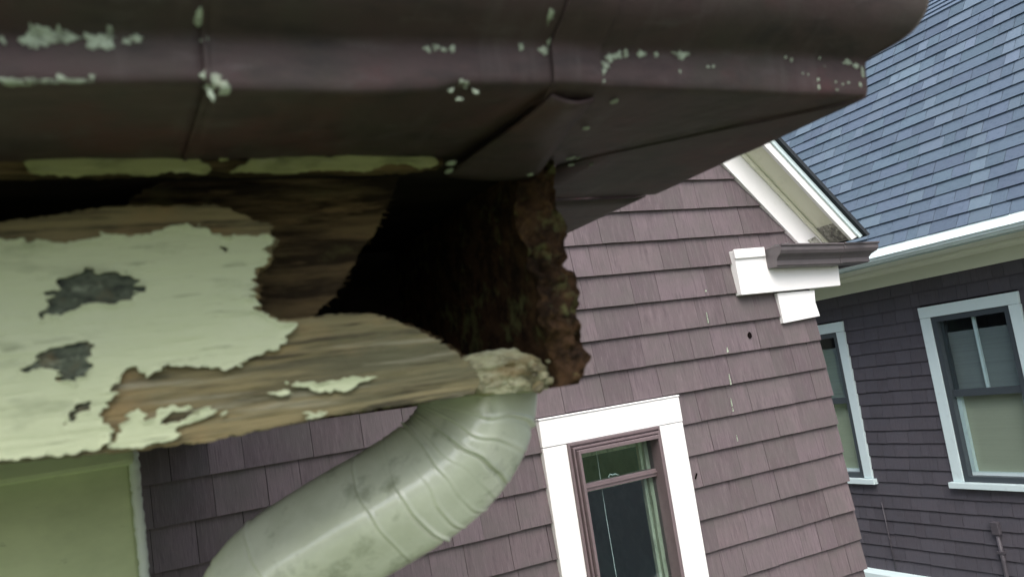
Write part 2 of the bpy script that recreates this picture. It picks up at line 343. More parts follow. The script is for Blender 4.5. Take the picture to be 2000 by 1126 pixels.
def place_shingle(me, parent, origin, along, up, out, width, height, name='shingle'):
    """unit shingle stretched to width x height; along/up/out are world directions"""
    o = bpy.data.objects.new(name, me)
    A, U, N = Vector(along), Vector(up), Vector(out)
    m = Matrix(((A.x*width, -N.x, U.x*height, origin[0]), (A.y*width, -N.y, U.y*height, origin[1]), (A.z*width, -N.z, U.z*height, origin[2]), (0, 0, 0, 1)))
    o.parent = parent; o.matrix_parent_inverse = WM[parent.name].inverted(); o.matrix_basis = m
    COL.objects.link(o); return o
def stuff_shingles(name, me, items, parent, m):
    v = []; f = []; base = [vv.co.copy() for vv in me.vertices]; pf = [tuple(p.vertices) for p in me.polygons]
    for (origin, along, up, out, w, h) in items:
        A, U, N, O = Vector(along)*w, Vector(up)*h, Vector(out), Vector(origin); b = len(v)
        v += [tuple(O+A*c.x-N*c.y+U*c.z) for c in base]; f += [tuple(b+i for i in q) for q in pf]
    o = mesh_obj(name, v, f, m, parent); o['kind'] = 'stuff'; return o
def project(P):
    d = Vector(P); z = d.dot(fw)
    if z <= .01: return (-1e6, -1e6)
    return (1000+F*d.dot(CR)/z, 563-F*d.dot(CU)/z)
dm = [shingle_mesh('dark_shingle_%d' % i, M['dshingle'], 40+i, .016, .0015) for i in range(4)]
rr = random.Random(31); far = []; count = 0
ztop = .06*XS
for k in range(0, 44):
    zb = .0432 - .125*20 + 0; z = .043+E3*4 - E3*k        # butt line heights
    y = 1.2 + rr.uniform(0, .2)
    while y < 8.5:
        w = rr.choice((.10, .13, .16, .2, .24, .29))*rr.uniform(.85, 1.15); ya, yb = y, y+w-.003; y += w
        h = E3+.02
        if z+h > .60: h = .60-z
        if h < .03: continue
        # cut round the windows
        segs = [(ya, yb)]
        for (a, b) in WIN3:
            if z < WT-.005 and z+h > WB+.0:
                ns = []
                for (p, q) in segs:
                    if q <= a+.01 or p >= b-.01: ns.append((p, q)); continue
                    if p < a: ns.append((p, a+.01))
                    if q > b: ns.append((b-.01, q))
                segs = ns
        for (p, q) in segs:
            if q-p < .012: continue
            pp = project((XS, (p+q)/2, z+h/2)); gab = 1604+(pp[1]-662)*.19
            hid = any(a-.02 < p and q < b+.02 and WB-.02 < z and z < WT-.06 for a, b in WIN3)
            vis = gab-25 < pp[0] < 2030 and 480 < pp[1] < 1150 and not hid
            it = ((XS-.001, p, z+rr.uniform(-.003, .003)), (0, 1, 0), (0, 0, 1), (-1, 0, 0), q-p, h)
            if vis and count < 300:
                place_shingle(rr.choice(dm), w3, *it); count += 1
            else: far.append(it)
print('dark shingles', count, 'rest', len(far))
stuff_shingles('shingle_field', dm[0], far, w3, M['dshingle'])
# windows of the neighbouring house
def window_x(parent, ya, yb, zt, zb, label):
    wd = thing('window', (XS, (ya+yb)/2, zb), label=label, parent=parent)
    xo = XS-.035
    MB().box(xo, XS+.02, ya, yb, zt-CW, zt).build('head_casing', M['cool_white'], wd, bevel=.003)
    for (p, q) in ((ya, ya+CW), (yb-CW, yb)):
        MB().box(xo+.002, XS+.02, p, q, zb, zt-CW-.002).build('side_casing', M['cool_white'], wd, bevel=.003)
    MB().box(xo-.03, XS+.05, ya-.035, yb+.035, zb-.055, zb-.002).build('sill', M['cool_white'], wd, bevel=.004)
    a, b, t, s = ya+CW, yb-CW, zt-CW, zb
    f = MB(); fr = .05
    f.box(XS-.02, XS+.12, a+.001, a+fr, s, t-.001); f.box(XS-.02, XS+.12, b-fr, b-.001, s, t-.001)
    f.box(XS-.018, XS+.12, a+fr, b-fr, t-fr, t-.001); f.box(XS-.018, XS+.12, a+fr, b-fr, s, s+fr)
    f.build('frame', M['dframe'], wd)
    mid = (t+s)/2+.04
    MB().box(XS+.0, XS+.05, a+fr+.001, b-fr-.001, mid-.03, mid+.03).build('meeting_rail', M['dframe'], wd)
    l = MB(); l.box(XS+.035, XS+.075, a+fr+.002, a+fr+.04, s+fr, mid-.03); l.box(XS+.035, XS+.075, b-fr-.04, b-fr-.002, s+fr, mid-.03); l.box(XS+.036, XS+.075, a+fr+.04, b-fr-.04, s+fr+.001, s+fr+.03)
    l.build('lower_sash', M['cool_white'], wd)
    u = MB(); u.box(XS+.03, XS+.06, a+fr+.002, a+fr+.03, mid+.03, t-fr); u.box(XS+.03, XS+.06, b-fr-.03, b-fr-.002, mid+.03, t-fr)
    u.build('upper_sash', M['dframe'], wd)
    c = (a+b)/2
    MB().box(XS+.028, XS+.05, c-.012, c+.012, mid+.031, t-fr-.001).build('muntin', M['cool_white'], wd)
    MB().box(XS+.024, XS+.027, a+fr+.001, b-fr-.001, mid+.031, t-fr-.001).build('pane', M['glass2'], wd)
    MB().box(XS+.030, XS+.033, a+fr+.001, b-fr-.001, s+fr+.031, mid-.031).build('pane', M['glass2'], wd)
    MB().box(XS+.078, XS+.083, a+fr-.04, b-fr+.04, s+.02, mid+.02).build('blind', M['blind'], wd, label='olive blind behind the lower sash')
    MB().box(XS+.090, XS+.095, a+fr-.04, b-fr+.04, mid+.0, t-.16).build('blind', M['dimblind'], wd, label='blind behind the upper sash in a shade-darkened tone')
    r = MB(); r.box(XS+.15, XS+1.2, a-.3, a-.28, s-.3, t+.3); r.box(XS+.15, XS+1.2, b+.28, b+.3, s-.3, t+.3); r.box(XS+1.2, XS+1.22, a-.3, b+.3, s-.3, t+.3)
    r.box(XS+.15, XS+1.2, a-.28, b+.28, t+.28, t+.3); r.box(XS+.15, XS+1.2, a-.28, b+.28, s-.3, s-.28)
    r.build('room', M['room'], wd)
window_x(house3, *WIN3[0], WT, WB, 'nearer white cased window with one vertical bar in its upper sash')
window_x(house3, *WIN3[1], WT, WB, 'farther white cased window half hidden by the mauve shingled corner')
# eave
XE = 6.25
MB().box(XS-.03, XS+.14, Y0, Y1, ztop, .575).build('frieze_board', M['soffit2'], house3)
mo = MB(); mo.prism([(XS-.031, Y0, .52), (XS-.05, Y0, .545), (XS-.075, Y0, .555), (XS-.085, Y0, .574), (XS-.031, Y0, .574)], (0, Y1-Y0, 0)); mo.build('bed_moulding', M['soffit2'], house3)
MB().box(XE, XS+.14, Y0, Y1, .576, .60).build('soffit', M['soffit2'], house3)
MB().box(XE-.02, XE-.001, Y0, Y1, .578, .70).build('fascia_board', M['cool_white'], house3)
# steep lower slope and flatter upper slope
PT = math.radians(61.5); U3 = Vector((math.cos(PT), 0, math.sin(PT))); N3 = Vector((-math.sin(PT), 0, math.cos(PT)))
RB = Vector((XE-.066, 0, .712))                       # eave line of the roof (y free)
def roof_hit(px, py):
    d = ray(px, py); s = RB.dot(N3)/d.dot(N3); return d*s
brk = roof_hit(1842, 23); LS = (brk-RB).dot(U3)
print('roof slope length', LS, 'break at', brk)
rf3 = MB(); top = RB+U3*LS; P2 = math.radians(38); U4 = Vector((math.cos(P2), 0, math.sin(P2))); N4 = Vector((-math.sin(P2), 0, math.cos(P2))); top2 = top+U4*3.2
q = lambda p, y, n, k: Vector((p.x, y, p.z))+n*k
rf3.prism([q(RB, Y0, N3, -.004), q(top, Y0, N3, -.004), q(top, Y0, N3, -.06), q(RB, Y0, N3, -.06)], (0, Y1-Y0, 0))
rf3.prism([q(top, Y0, N4, -.004), q(top2, Y0, N4, -.004), q(top2, Y0, N4, -.06), q(top, Y0, N4, -.06)], (0, Y1-Y0, 0))
roof3 = rf3.build('roof', M['roofdark'], house3)
rm = [shingle_mesh('roof_shingle_%d' % i, M['roofsh'], 80+i, t, .001) for i, t in enumerate((.013, .015, .018, .019))]
rl = [shingle_mesh('roof_tab_%d' % i, M['rooflight'], 90+i, .018, .001) for i in range(2)]
rr = random.Random(5); cand = []; rest = []
ER = .122
for k in range(int(LS/ER)+1):
    y = 1.0 + rr.uniform(0, .3)
    while y < 11.5:
        w = rr.choice((.11, .13, .16, .20, .25, .30))*rr.uniform(.9, 1.1)
        h = min(ER+.02, LS-k*ER)
        if h > .03:
            c = RB+U3*(k*ER); it = ((c.x, y, c.z), (0, 1, 0), tuple(U3), tuple(N3), w-.005, h)
            cc = c+U3*h/2; pp = project((cc.x, y+w/2, cc.z))
            sil = np.interp(pp[1], [0, 40, 80, 121, 196, 330], [1815, 1795, 1760, 1690, 1690, 1440])
            rake = 1500+(pp[1]-280)*1.02 if 280 < pp[1] < 470 else -1
            (cand if max(sil-15, rake-15) < pp[0] < 2025 and -15 < pp[1] < 520 else rest).append((pp, it))
        y += w
cand.sort(key=lambda c: (c[1][0][1]))                 # the nearest along the roof show largest
for i, (pp, it) in enumerate(cand):
    if i < 300: place_shingle(rr.choice(rl) if it[4] < .24 and rr.random() < .42 else rr.choice(rm), roof3, *it, name='roof_shingle')
    else: rest.append((pp, it))
print('roof shingles in view', len(cand))
groups = {0: [], 1: []}
for i, (pp, it) in enumerate(rest): groups[i % 2].append(it)
stuff_shingles('shingle_field', rm[0], groups[0]+groups[1], roof3, M['roofsh'])
up = []
for k in range(int(3.2/ER)):
    y = 1+rr.uniform(0, .3)
    while y < 11.5:
        w = rr.choice((.2, .3, .36)); c = top+U4*(k*ER); up.append(((c.x, y, c.z), (0, 1, 0), tuple(U4), tuple(N4), w-.004, ER+.015)); y += w
stuff_shingles('upper_shingle_field', rm[2], up, roof3, M['roofsh'])
# the white gutter along that eave
wg = thing('rain_gutter', (XE-.07, 5, .59), 'glossy cool white gutter under the slate blue roof at right', 'gutter')
pr = [(0, .0), (-.070, .0), (-.078, .006), (-.080, .016), (-.098, .022), (-.102, .030), (-.098, .036), (-.112, .044), (-.116, .052), (-.110, .056), (0, .056)]
MB().prism([(XE-.022+a, Y0, .585+b) for a, b in pr], (0, Y1-Y0, 0)).build('trough', M['wgutter'], wg)
MB().prism([(XE-.118, Y0, .6425), (XE-.112, Y0, .652), (XE-.060, Y0, .735), (XE-.022, Y0, .735), (XE-.022, Y0, .6425)], (0, Y1-Y0, 0)).build('drip_edge', M['wgutter'], wg)
# water table board at the foot of the visible wall
zw = sx(1690, 1104)[1]
MB().prism([(XS-.10, Y0, zw-.16), (XS-.10, Y0, zw-.03), (XS-.0, Y0, zw), (XS-.0, Y0, zw-.16)], (0, Y1-Y0, 0)).build('water_table', M['cool_white'], house3)
# conduit and cable on that wall
cy, cz = sx(1950, 1030)
cd = thing('electrical_conduit', (XS-.03, cy, cz-1.2), 'thin plum painted conduit with a small box on the dark wall, bottom right', 'conduit')
MB().box(XS-.055, XS-.012, cy-.035, cy+.035, cz-.05, cz+.06).build('junction_box', M['conduit'], cd, bevel=.006)
MB().tube([(XS-.03, cy, cz-.05), (XS-.03, cy-.004, cz-.3), (XS-.03, cy+.003, cz-.6), (XS-.03, cy, cz-1.2)], .018).build('pipe', M['conduit'], cd, True)
MB().box(XS-.05, XS-.012, cy-.03, cy+.03, cz-.21, cz-.19).build('strap', M['conduit'], cd)
cy2 = sx(1740, 1050)
tag(MB().tube([(XS-.02, cy2[0]+.01, cy2[1]+.35), (XS-.02, cy2[0], cy2[1]), (XS-.022, cy2[0]-.006, cy2[1]-.3)], .006, 6).build('cable', M['conduit'], None, True), 'thin cable running down the dark shingled wall below the farther window', 'cable')

# ================================================================== GABLE HOUSE (mauve brown shingles)
YG = 3.24; EG = .0463*YG
XC = 1.067*YG                                        # right corner of the wall
gh = thing('gabled_house', (2, YG+1.5, GZ), 'mauve brown shingled gable end with white cased window and white rake trim', 'house')
W0, W1, WTg = 1.678, 2.442, -.164                    # casing outer
XA, ZA = 2.978, .990; SL = 1.054                      # lower edge of the rake frieze board: z = ZA - SL*(x-XA)
rake_z = lambda x: ZA-SL*(x-XA)
XL = -3.2; XR = .2                                    # left part hidden by the near house; ridge
ridge_x = .6; ridge_z = rake_z(ridge_x)+.12
wb = MB()
wb.prism([(XL, YG, GZ), (XL, YG, rake_z(2*ridge_x-XL)+.1), (ridge_x, YG, ridge_z), (XC-.01, YG, rake_z(XC)+.16), (XC-.01, YG, WTg-.02), (W1-.03, YG, WTg-.02), (W1-.03, YG, -1.6), (XC-.01, YG, -1.6), (XC-.01, YG, GZ)], (0, .15, 0))
# left jamb strip and below the window
wb2 = wb.build('wall', M['backing'], gh)
WM[wb2.name] = Matrix.Identity(4)
# the prism above leaves the window bay x 1.7-2.44 solid: cut it
cut = MB().box(W0+.03, W1-.03, YG-.1, YG+.4, -1.6, WTg-.03)
bmx = bmesh.new(); bmx.from_mesh(wb2.data); bmx.free()
cutter = mesh_obj('cutter', cut.v, cut.f, M['backing'])
md = wb2.modifiers.new('opening', 'BOOLEAN'); md.operation = 'DIFFERENCE'; md.object = cutter; md.solver = 'EXACT'
dg = bpy.context.evaluated_depsgraph_get(); me2 = bpy.data.meshes.new_from_object(wb2.evaluated_get(dg)); wb2.modifiers.clear(); wb2.data = me2
bpy.data.objects.remove(cutter)
MB().box(XC-.15, XC-.012, YG+.151, YG+6, GZ, .55).build('return_wall', M['shingle'], gh)

JO = {1: [1294, 1332, 1361, 1419], 2: [1172, 1237, 1321, 1392, 1448], 3: [1119, 1156, 1192, 1293, 1344, 1385, 1416, 1449, 1489], 4: [1140, 1236, 1286, 1381, 1416],
      5: [1165, 1252, 1363, 1414, 1475], 6: [1162, 1257, 1313, 1352, 1392, 1529], 7: [409, 477, 611, 709, 790, 1100, 1179, 1234, 1289, 1371, 1426, 1511],
      8: [422, 525, 591, 650, 690, 1021, 1365, 1425, 1465, 1547, 1590], 9: [389, 482, 980, 1390, 1464, 1519, 1563], 10: [422, 883, 942, 1013, 1445, 1498, 1557, 1611],
      11: [774, 845, 913, 1001, 1430, 1474, 1519, 1594], 12: [700, 760, 1458, 1513, 1564], 13: [1455, 1516, 1567, 1600, 1632], 14: [1440, 1508, 1580, 1625]}
Z7 = -.0463*YG                                        # butt height of course 7
gm = [shingle_mesh('wall_shingle_%d' % i, M['shingle'], 60+i, t, .0015) for i, t in enumerate((.018, .019, .021, .020, .017))]
rr = random.Random(12); farg = []; ng = 0
for k in range(-6, 32):
    z = Z7+(7-k)*EG; h = EG+.022
    xs = sorted(x_on(p, YG, z) for p in JO.get(k, []))
    # extend the measured joints with random ones
    lst = [XC+rr.uniform(-.006, .010)]
    allx = list(xs)
    x = (allx[0] if allx else 2.9) - rr.uniform(.12, .28)
    while x > XL: allx.append(x); x -= rr.choice((.11, .15, .19, .23, .27))
    x = (xs[-1] if xs else 2.9)+rr.uniform(.12, .22)
    while x < XC-.07: allx.append(x); x += rr.choice((.12, .16, .2))
    allx = sorted(allx)
    full = []                                         # fill long gaps
    for a in allx:
        if full and a-full[-1] > .36:
            n = int((a-full[-1])/.22)+1; g0 = full[-1]
            for i in range(1, n): full.append(g0+(a-g0)*(i+rr.uniform(-.2, .2))/n)
        full.append(a)
    full = [v for v in full if v < XC-.04]+lst
    for a, b in zip(full[:-1], full[1:]):
        gap = rr.choice((.001, .0015, .002, .003)); p, qx = a+gap/2, b-gap/2
        hh = h; zz = z+rr.choice((0, 0, 0, .0008, -.0008))
        # rake trim covers what is above its line; do not build shingles wholly above it
        if zz > rake_z(p)+.12 or zz > rake_z(2*ridge_x-qx)+.12: continue
        segs = [(p, qx, zz, hh)]
        if zz < WTg-.001 and zz+hh > -1.62:
            ns = []
            for (s0, s1, a0, a1) in segs:
                if s1 <= W0+.012 or s0 >= W1-.012: ns.append((s0, s1, a0, a1)); continue
                if s0 < W0: ns.append((s0, W0+.012, a0, a1))
                if s1 > W1: ns.append((W1-.012, s1, a0, a1))
                if a0+a1 > WTg+.03:                   # the course that ends on top of the head casing
                    ns.append((max(s0, W0+.012), min(s1, W1-.012), WTg-.01, a0+a1-WTg+.01))
            segs = ns
        for (s0, s1, z0, hz) in segs:
            if s1-s0 < .008: continue
            # keep shingle tops under the rake board: clip height where needed
            topz = z0+hz; lim = rake_z(s1)+.26
            if topz > lim: hz = max(.03, lim-z0)
            pp = project(((s0+s1)/2, YG, z0+hz/2)); pa = project((s0, YG, z0)); pb = project((s1, YG, z0))
            vis = pb[0] > 255 and pa[0] < 1720 and 270 < pp[1] < 1170 and not (pp[0] < 1090 and pp[1] < 740 + (1090-pp[0])*.12) and not (pp[0] < 270)
            it = ((s0, YG-.001, z0), (1, 0, 0), (0, 0, 1), (0, -1, 0), s1-s0, hz)
            if vis and ng < 300: place_shingle(rr.choice(gm), wb2, *it); ng += 1
            else: farg.append(it)
print('gable shingles', ng, 'rest', len(farg))
stuff_shingles('shingle_field', gm[0], farg, wb2, M['shingle'])
# knot hole, small black mark and bird lime streaks on those shingles
def mark(name, px, py, poly, m, Y=YG-.0205, th=.004):
    c = at_y(px, py, Y); P = [(c.x+a, Y, c.z+b) for a, b in poly]
    return MB().prism(P, (0, th, 0)).build(name, m, wb2)
rr = random.Random(3)
mark('knot_hole', 1465, 654, [(.013*math.cos(t)*rr.uniform(.8, 1.1), .017*math.sin(t)*rr.uniform(.8, 1.1)) for t in [i*math.pi/6 for i in range(12)]], M['black'], YG-.0175)
mark('black_mark', 1360, 929, [(-.010, -.011), (-.004, -.014), (.010, .010), (.004, .014)], M['black'], YG-.0185)
for (px, py, hgt, w) in ((1382, 620, .055, .006), (1379, 567, .012, .010), (1421, 683, .028, .014), (1426, 740, .055, .008), (1429, 785, .04, .007), (1432, 799, .02, .006), (1440, 855, .03, .006)):
    mark('lime_streak', px, py, [(-w*.5, -hgt/2), (w*.5, -hgt/2+.002), (w*.25, hgt*.1), (w*.12, hgt/2), (-w*.1, hgt*.42), (-w*.3, -.1*hgt)], M['flake'], YG-.0212, .004)

# window in the gable wall
wd = thing('window', ((W0+W1)/2, YG, -1.6), label='white cased window with mauve brown storm frame and dark greenish panes', parent=gh)
yo = YG-.038; zb = -1.62
I0, I1, IT = 1.799, 2.297, -.2826                      # outer edge of the brown frame
MB().box(W0, W1, yo, YG+.02, IT+.001, WTg).build('head_casing', M['white'], wd, bevel=.003)
MB().box(W0-.002, W1+.002, yo-.004, YG+.01, WTg+.001, WTg+.008).build('drip_cap', M['white'], wd, bevel=.002)
MB().box(W0+.001, I0, yo+.002, YG+.02, zb, IT-.001).build('side_casing', M['white'], wd, bevel=.003)
MB().box(I1, W1-.001, yo+.002, YG+.02, zb, IT-.001).build('side_casing', M['white'], wd, bevel=.003)
MB().box(W0-.05, W1+.05, yo-.06, YG+.05, zb-.06, zb-.001).build('sill', M['white'], wd, bevel=.004)
steps = [(0, .010, .010), (.010, .016, .002), (.016, .024, .022), (.024, .028, .016), (.028, .041, .042)]
fr = MB()
for (a, b, d) in steps:
    y0 = yo-d; k = 1.25
    fr.box(I0+a, I0+b, y0, YG+.09, zb, IT-a*k); fr.box(I1-b, I1-a, y0, YG+.09, zb, IT-a*k)
    fr.box(I0+b, I1-b, y0, YG+.09, IT-b*k, IT-a*k)
fr.build('frame', M['frame'], wd, bevel=.002)
a, b, t = I0+.0412, I1-.0412, IT-.0515
zr = -.483
MB().box(a, b, YG-.022, YG+.03, zr-.022, zr+.012).build('meeting_rail', M['frame'], wd, bevel=.002)
MB().box(a, b, YG-.028, YG+.02, zr-.006, zr+.000).build('rail_lip', M['frame'], wd)
MB().box(a, b, YG-.010, YG-.007, zr+.013, t).build('pane', M['glass'], wd)
MB().box(a, b, YG-.004, YG-.001, zb, zr-.023).build('pane', M['glass'], wd)
sash = MB()
sash.box(b-.02, b, YG+.02, YG+.05, zb, t); sash.box(b-.036, b-.021, YG+.040, YG+.062, zb, t); sash.box(a, a+.012, YG+.04, YG+.12, zb, t)
sash.box(a+.012, b-.036, YG+.06, YG+.10, t-.03, t); sash.box(a+.012, b-.037, YG+.05, YG+.08, zr-.036, zr-.024)
sash.build('inner_sash', M['jamb'], wd)
rm_ = MB(); rm_.box(W0-.6, W0-.58, YG+.16, YG+2.2, -2, .2); rm_.box(W1+.5, W1+.52, YG+.16, YG+2.2, -2, .2); rm_.box(W0-.6, W1+.52, YG+2.2, YG+2.22, -2, .2)
rm_.box(W0-.58, W1+.5, YG+.16, YG+2.2, .18, .2); rm_.box(W0-.58, W1+.5, YG+.16, YG+2.2, -2, -1.98)
rm_.build('room', M['room'], wd)
lk = at_y(1198, 929, YG+.03)
MB().tube([lk+Vector((-.022, 0, -.006)), lk+Vector((-.026, 0, .004)), lk+Vector((-.016, 0, .012)), lk+Vector((-.004, 0, .006)), lk+Vector((.012, 0, .008)), lk+Vector((.034, 0, -.002)), lk+Vector((-.01, 0, -.006))], .0035, 6).build('sash_lock', M['cord'], wd, True)
c0, c1 = at_y(1163, 870, YG+.05), at_y(1204, 1126, YG+.05)
MB().tube([c0, (c0+c1)/2+Vector((-.003, 0, 0)), c1, c1+Vector((0, 0, -.6))], .0016, 6).build('pull_cord', M['cord'], wd, True)

# rake trim (runs down to the right) and roof
uR = Vector((1, 0, -SL)).normalized(); nR = Vector((SL, 0, 1)).normalized()
FB = .142                                            # frieze width
x_end = 3.44
lo0, lo1 = Vector((ridge_x, 0, rake_z(ridge_x))), Vector((x_end, 0, rake_z(x_end)))
def strip(y0, y1, n0, n1, a=lo0, b=lo1, e0=0.0, e1=0.0):
    mb = MB(); P = [a+nR*n0, b+nR*n0+uR*e0, b+nR*n1+uR*e1, a+nR*n1]
    mb.prism([(p.x, y0, p.z) for p in P], (0, y1-y0, 0)); return mb
OV = .17                                             # rake overhang
strip(YG-.030, YG-.001, 0, FB, e0=-.02, e1=.145).build('rake_frieze', M['white'], gh, bevel=.002)
strip(YG-.048, YG-.0305, FB-.022, FB-.001, e0=.12, e1=.14).build('rake_moulding', M['cream_trim'], gh, bevel=.004)
strip(YG-OV, YG-.001, FB+.001, FB+.020, e0=.13, e1=.135).build('rake_soffit', M['cream_trim'], gh)
strip(YG-OV-.022, YG-OV-.001, FB-.006, FB+.055, e0=.135, e1=.165).build('rake_fascia', M['white'], gh, bevel=.003)
strip(YG-OV-.034, YG-OV-.0225, FB+.034, FB+.060, e0=.165, e1=.175).build('rake_crown', M['cool_white'], gh, bevel=.003)
# bare, peeled foot of the rake
def strip_end(y0, y1, n0, n1, s0, s1, name, m):
    mb = MB(); b = lo1; P = [b+nR*n0+uR*s0, b+nR*n0+uR*(s1-.02), b+nR*n1+uR*s1, b+nR*n1+uR*(s0+.03)]
    mb.prism([(p.x, y0, p.z) for p in P], (0, y1-y0, 0)); return mb.build(name, m, gh)
strip_end(YG-.0315, YG-.0305, .055, FB-.03, .0, .11, 'peeled_patch', M['peeled'])
strip_end(YG-OV+.001, YG-.05, FB-.0005, FB+.0005, .0, .128, 'peeled_patch', M['peeled'])
rfm = MB()
P = [lo0+nR*(FB+.061), lo1+nR*(FB+.061)+uR*.185, lo1+nR*(FB+.082)+uR*.195, lo0+nR*(FB+.082)]
rfm.prism([(p.x, YG-OV-.055, p.z) for p in P], (0, 6, 0)); 
lo2 = Vector((2*ridge_x-x_end, 0, lo1.z))
nL = Vector((-nR.x, 0, nR.z)); PL = [lo0+nL*(FB+.061), lo2+nL*(FB+.061), lo2+nL*(FB+.082), lo0+nL*(FB+.082)]
rfm.prism([(p.x, YG-OV-.055, p.z) for p in PL], (0, 6, 0))
rfm.build('roof', M['roofdark'], gh)
# cornice return
rp = [at_y(p[0], p[1], YG-.05) for p in ((1432.7, 489), (1449, 575.5), (1642, 557), (1634, 500))]
cr = MB(); cr.prism([(rp[0].x, YG-.05, rp[0].z), (rp[1].x, YG-.05, rp[1].z), (rp[2].x, YG-.05, rp[2].z), (rp[3].x+.01, YG-.05, rp[0].z-.03)], (0, .049, 0))
cr.build('cornice_return', M['white'], gh, bevel=.003)
MB().box(rp[0].x-.006, rp[0].x+.20, YG-.062, YG-.0505, rp[0].z-.045, rp[0].z+.004).build('curled_flashing', M['white'], gh, bevel=.003)
bp = [at_y(p[0], p[1], YG-.03) for p in ((1518, 572), (1531, 630.7), (1602, 616.6), (1593, 590), (1591, 566))]
MB().prism([(p.x, YG-.03, p.z) for p in bp], (0, .029, 0)).build('frieze_block', M['white'], gh, bevel=.002)
# soffit behind the return, running back along the side eave
MB().box(XC, rp[2].x-.02, YG+.001, YG+5, rp[2].z+.03, rp[2].z+.05).build('side_soffit', M['cream_trim'], gh)
MB().box(rp[2].x-.02, rp[2].x-.002, YG+.001, YG+5, rp[2].z+.02, rp[2].z+.2).build('side_fascia', M['white'], gh)

# the grey brown gutter on the return, turning the corner
rg = thing('rain_gutter', (3.4, YG-.1, .38), 'short grey brown ogee gutter on the white cornice return of the gable', 'gutter')
gp = [(-.001, 0), (.062, 0), (.070, .006), (.070, .030), (.082, .046), (.104, .060), (.112, .076), (.112, .096), (.120, .100), (.120, .108), (.104, .106), (.10, .09), (-.001, .088)]
zg_ = at_y(1515, 520, YG-.12).z
xg0 = at_y(1516, 500, YG-.12).x; xg1 = x_on(1640, YG-.12, zg_+.05); xg2 = x_on(1690, YG-.12, zg_+.05)-.05
def ret(x0, x1, sc=1.0, m0=0, m1=0, dz=0, name='trough'):
    v = []; f = []; n = len(gp)
    for (xx, mm) in ((x0, m0), (x1, m1)):
        v += [(xx+mm*t*sc, YG-.051-t*sc, zg_+zz*sc+dz-.045*(xx-xg0)) for t, zz in gp]
    f = [(i, (i+1) % n, n+(i+1) % n, n+i) for i in range(n)]
    mb = MB(); mb.v = v; mb.f = f; 
    tri = tessellate_polygon([[Vector((0, p[0], p[1])) for p in gp]])
    mb.f += [tuple(t) for t in tri]+[tuple(n+i for i in t) for t in tri]
    return mb.build(name, M['rgutter'], rg)
ret(xg0, xg1); ret(xg1-.012, xg1, 1.035, name='joint_band', dz=-.001); ret(xg1+.001, xg2, .97, 0, 1, dz=.004)
v = [(xg2+t*.97, YG-.051-t*.97, zg_+zz*.97+.004-.045*(xg2-xg0)) for t, zz in gp]+[(xg2+t*.97, YG+5, zg_+zz*.97+.004-.045*(xg2-xg0)) for t, zz in gp]; n = len(gp)
mesh_obj('trough', v, [(i, (i+1) % n, n+(i+1) % n, n+i) for i in range(n)], M['rgutter'], rg)
ec = MB(); ec.prism([(xg0-.0015, YG-.051-t, zg_+zz) for t, zz in [(-.001, 0), (.062, 0), (.070, .006), (.070, .030), (.082, .046), (.104, .060), (.112, .076), (.112, .1), (-.001, .1)]], (-.003, 0, 0)); ec.build('end_cap', M['rgutter'], rg)
MB().prism([(xg0-.03, YG-.09, zg_+.1), (xg0+.01, YG-.12, zg_+.112), (xg0+.06, YG-.13, zg_+.105), (xg0+.10, YG-.13, zg_+.118), (xg0+.05, YG-.06, zg_+.113)], (0, 0, .002)).build('loose_flap', M['rgutter'], rg)

# ================================================================== NEAR HOUSE: wall, eave, rotten fascia
YF = .61                                             # fascia face
XF = .385                                            # side fascia outer face
nh = thing('house_eave', (-.5, 1.5, GZ), 'cream painted house corner whose eave boards have rotted open under the brown gutter', 'house')
YW, XW = 1.02, .031
MB().box(-3, XW-.008, YW, YW+3.0, GZ, .30).build('wall', M['wall_cream'], nh, bevel=.004)
bd = MB(); path = []
rr = random.Random(8)
for i in range(160):
    z = .0 - i*.004; path.append((XW-.004+rr.uniform(-.0007, .0007), YW-.004, z))
bd.tube(path, [.0052+rr.uniform(-.0007, .0009) for _ in path], 10); bd.build('lit_corner_edge', M['bead'], nh, True)  # whitish strip drawn for the corner edge that catches the sky
MB().box(-3, XW-.004, YW-.022, YW-.001, -.022, .02).build('bed_moulding', M['wall_cream'], nh, bevel=.006)  # strip added where eave shade alone darkens the wall top
# soffit over the overhang, rafters, roof deck
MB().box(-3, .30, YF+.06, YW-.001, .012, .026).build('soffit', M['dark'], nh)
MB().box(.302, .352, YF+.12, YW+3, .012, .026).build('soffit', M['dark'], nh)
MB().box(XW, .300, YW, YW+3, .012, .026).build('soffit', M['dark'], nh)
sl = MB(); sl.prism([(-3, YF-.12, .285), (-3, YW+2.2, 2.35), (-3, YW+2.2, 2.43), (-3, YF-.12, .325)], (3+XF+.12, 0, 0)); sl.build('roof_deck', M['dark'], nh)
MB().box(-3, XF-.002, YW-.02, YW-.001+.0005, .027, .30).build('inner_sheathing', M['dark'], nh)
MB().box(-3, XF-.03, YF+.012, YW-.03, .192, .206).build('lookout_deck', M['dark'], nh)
for x in (-.55, -.15): MB().box(x, x+.04, YF+.06, YW-.021, .03, .19).build('rafter_tail', M['dark'], nh)

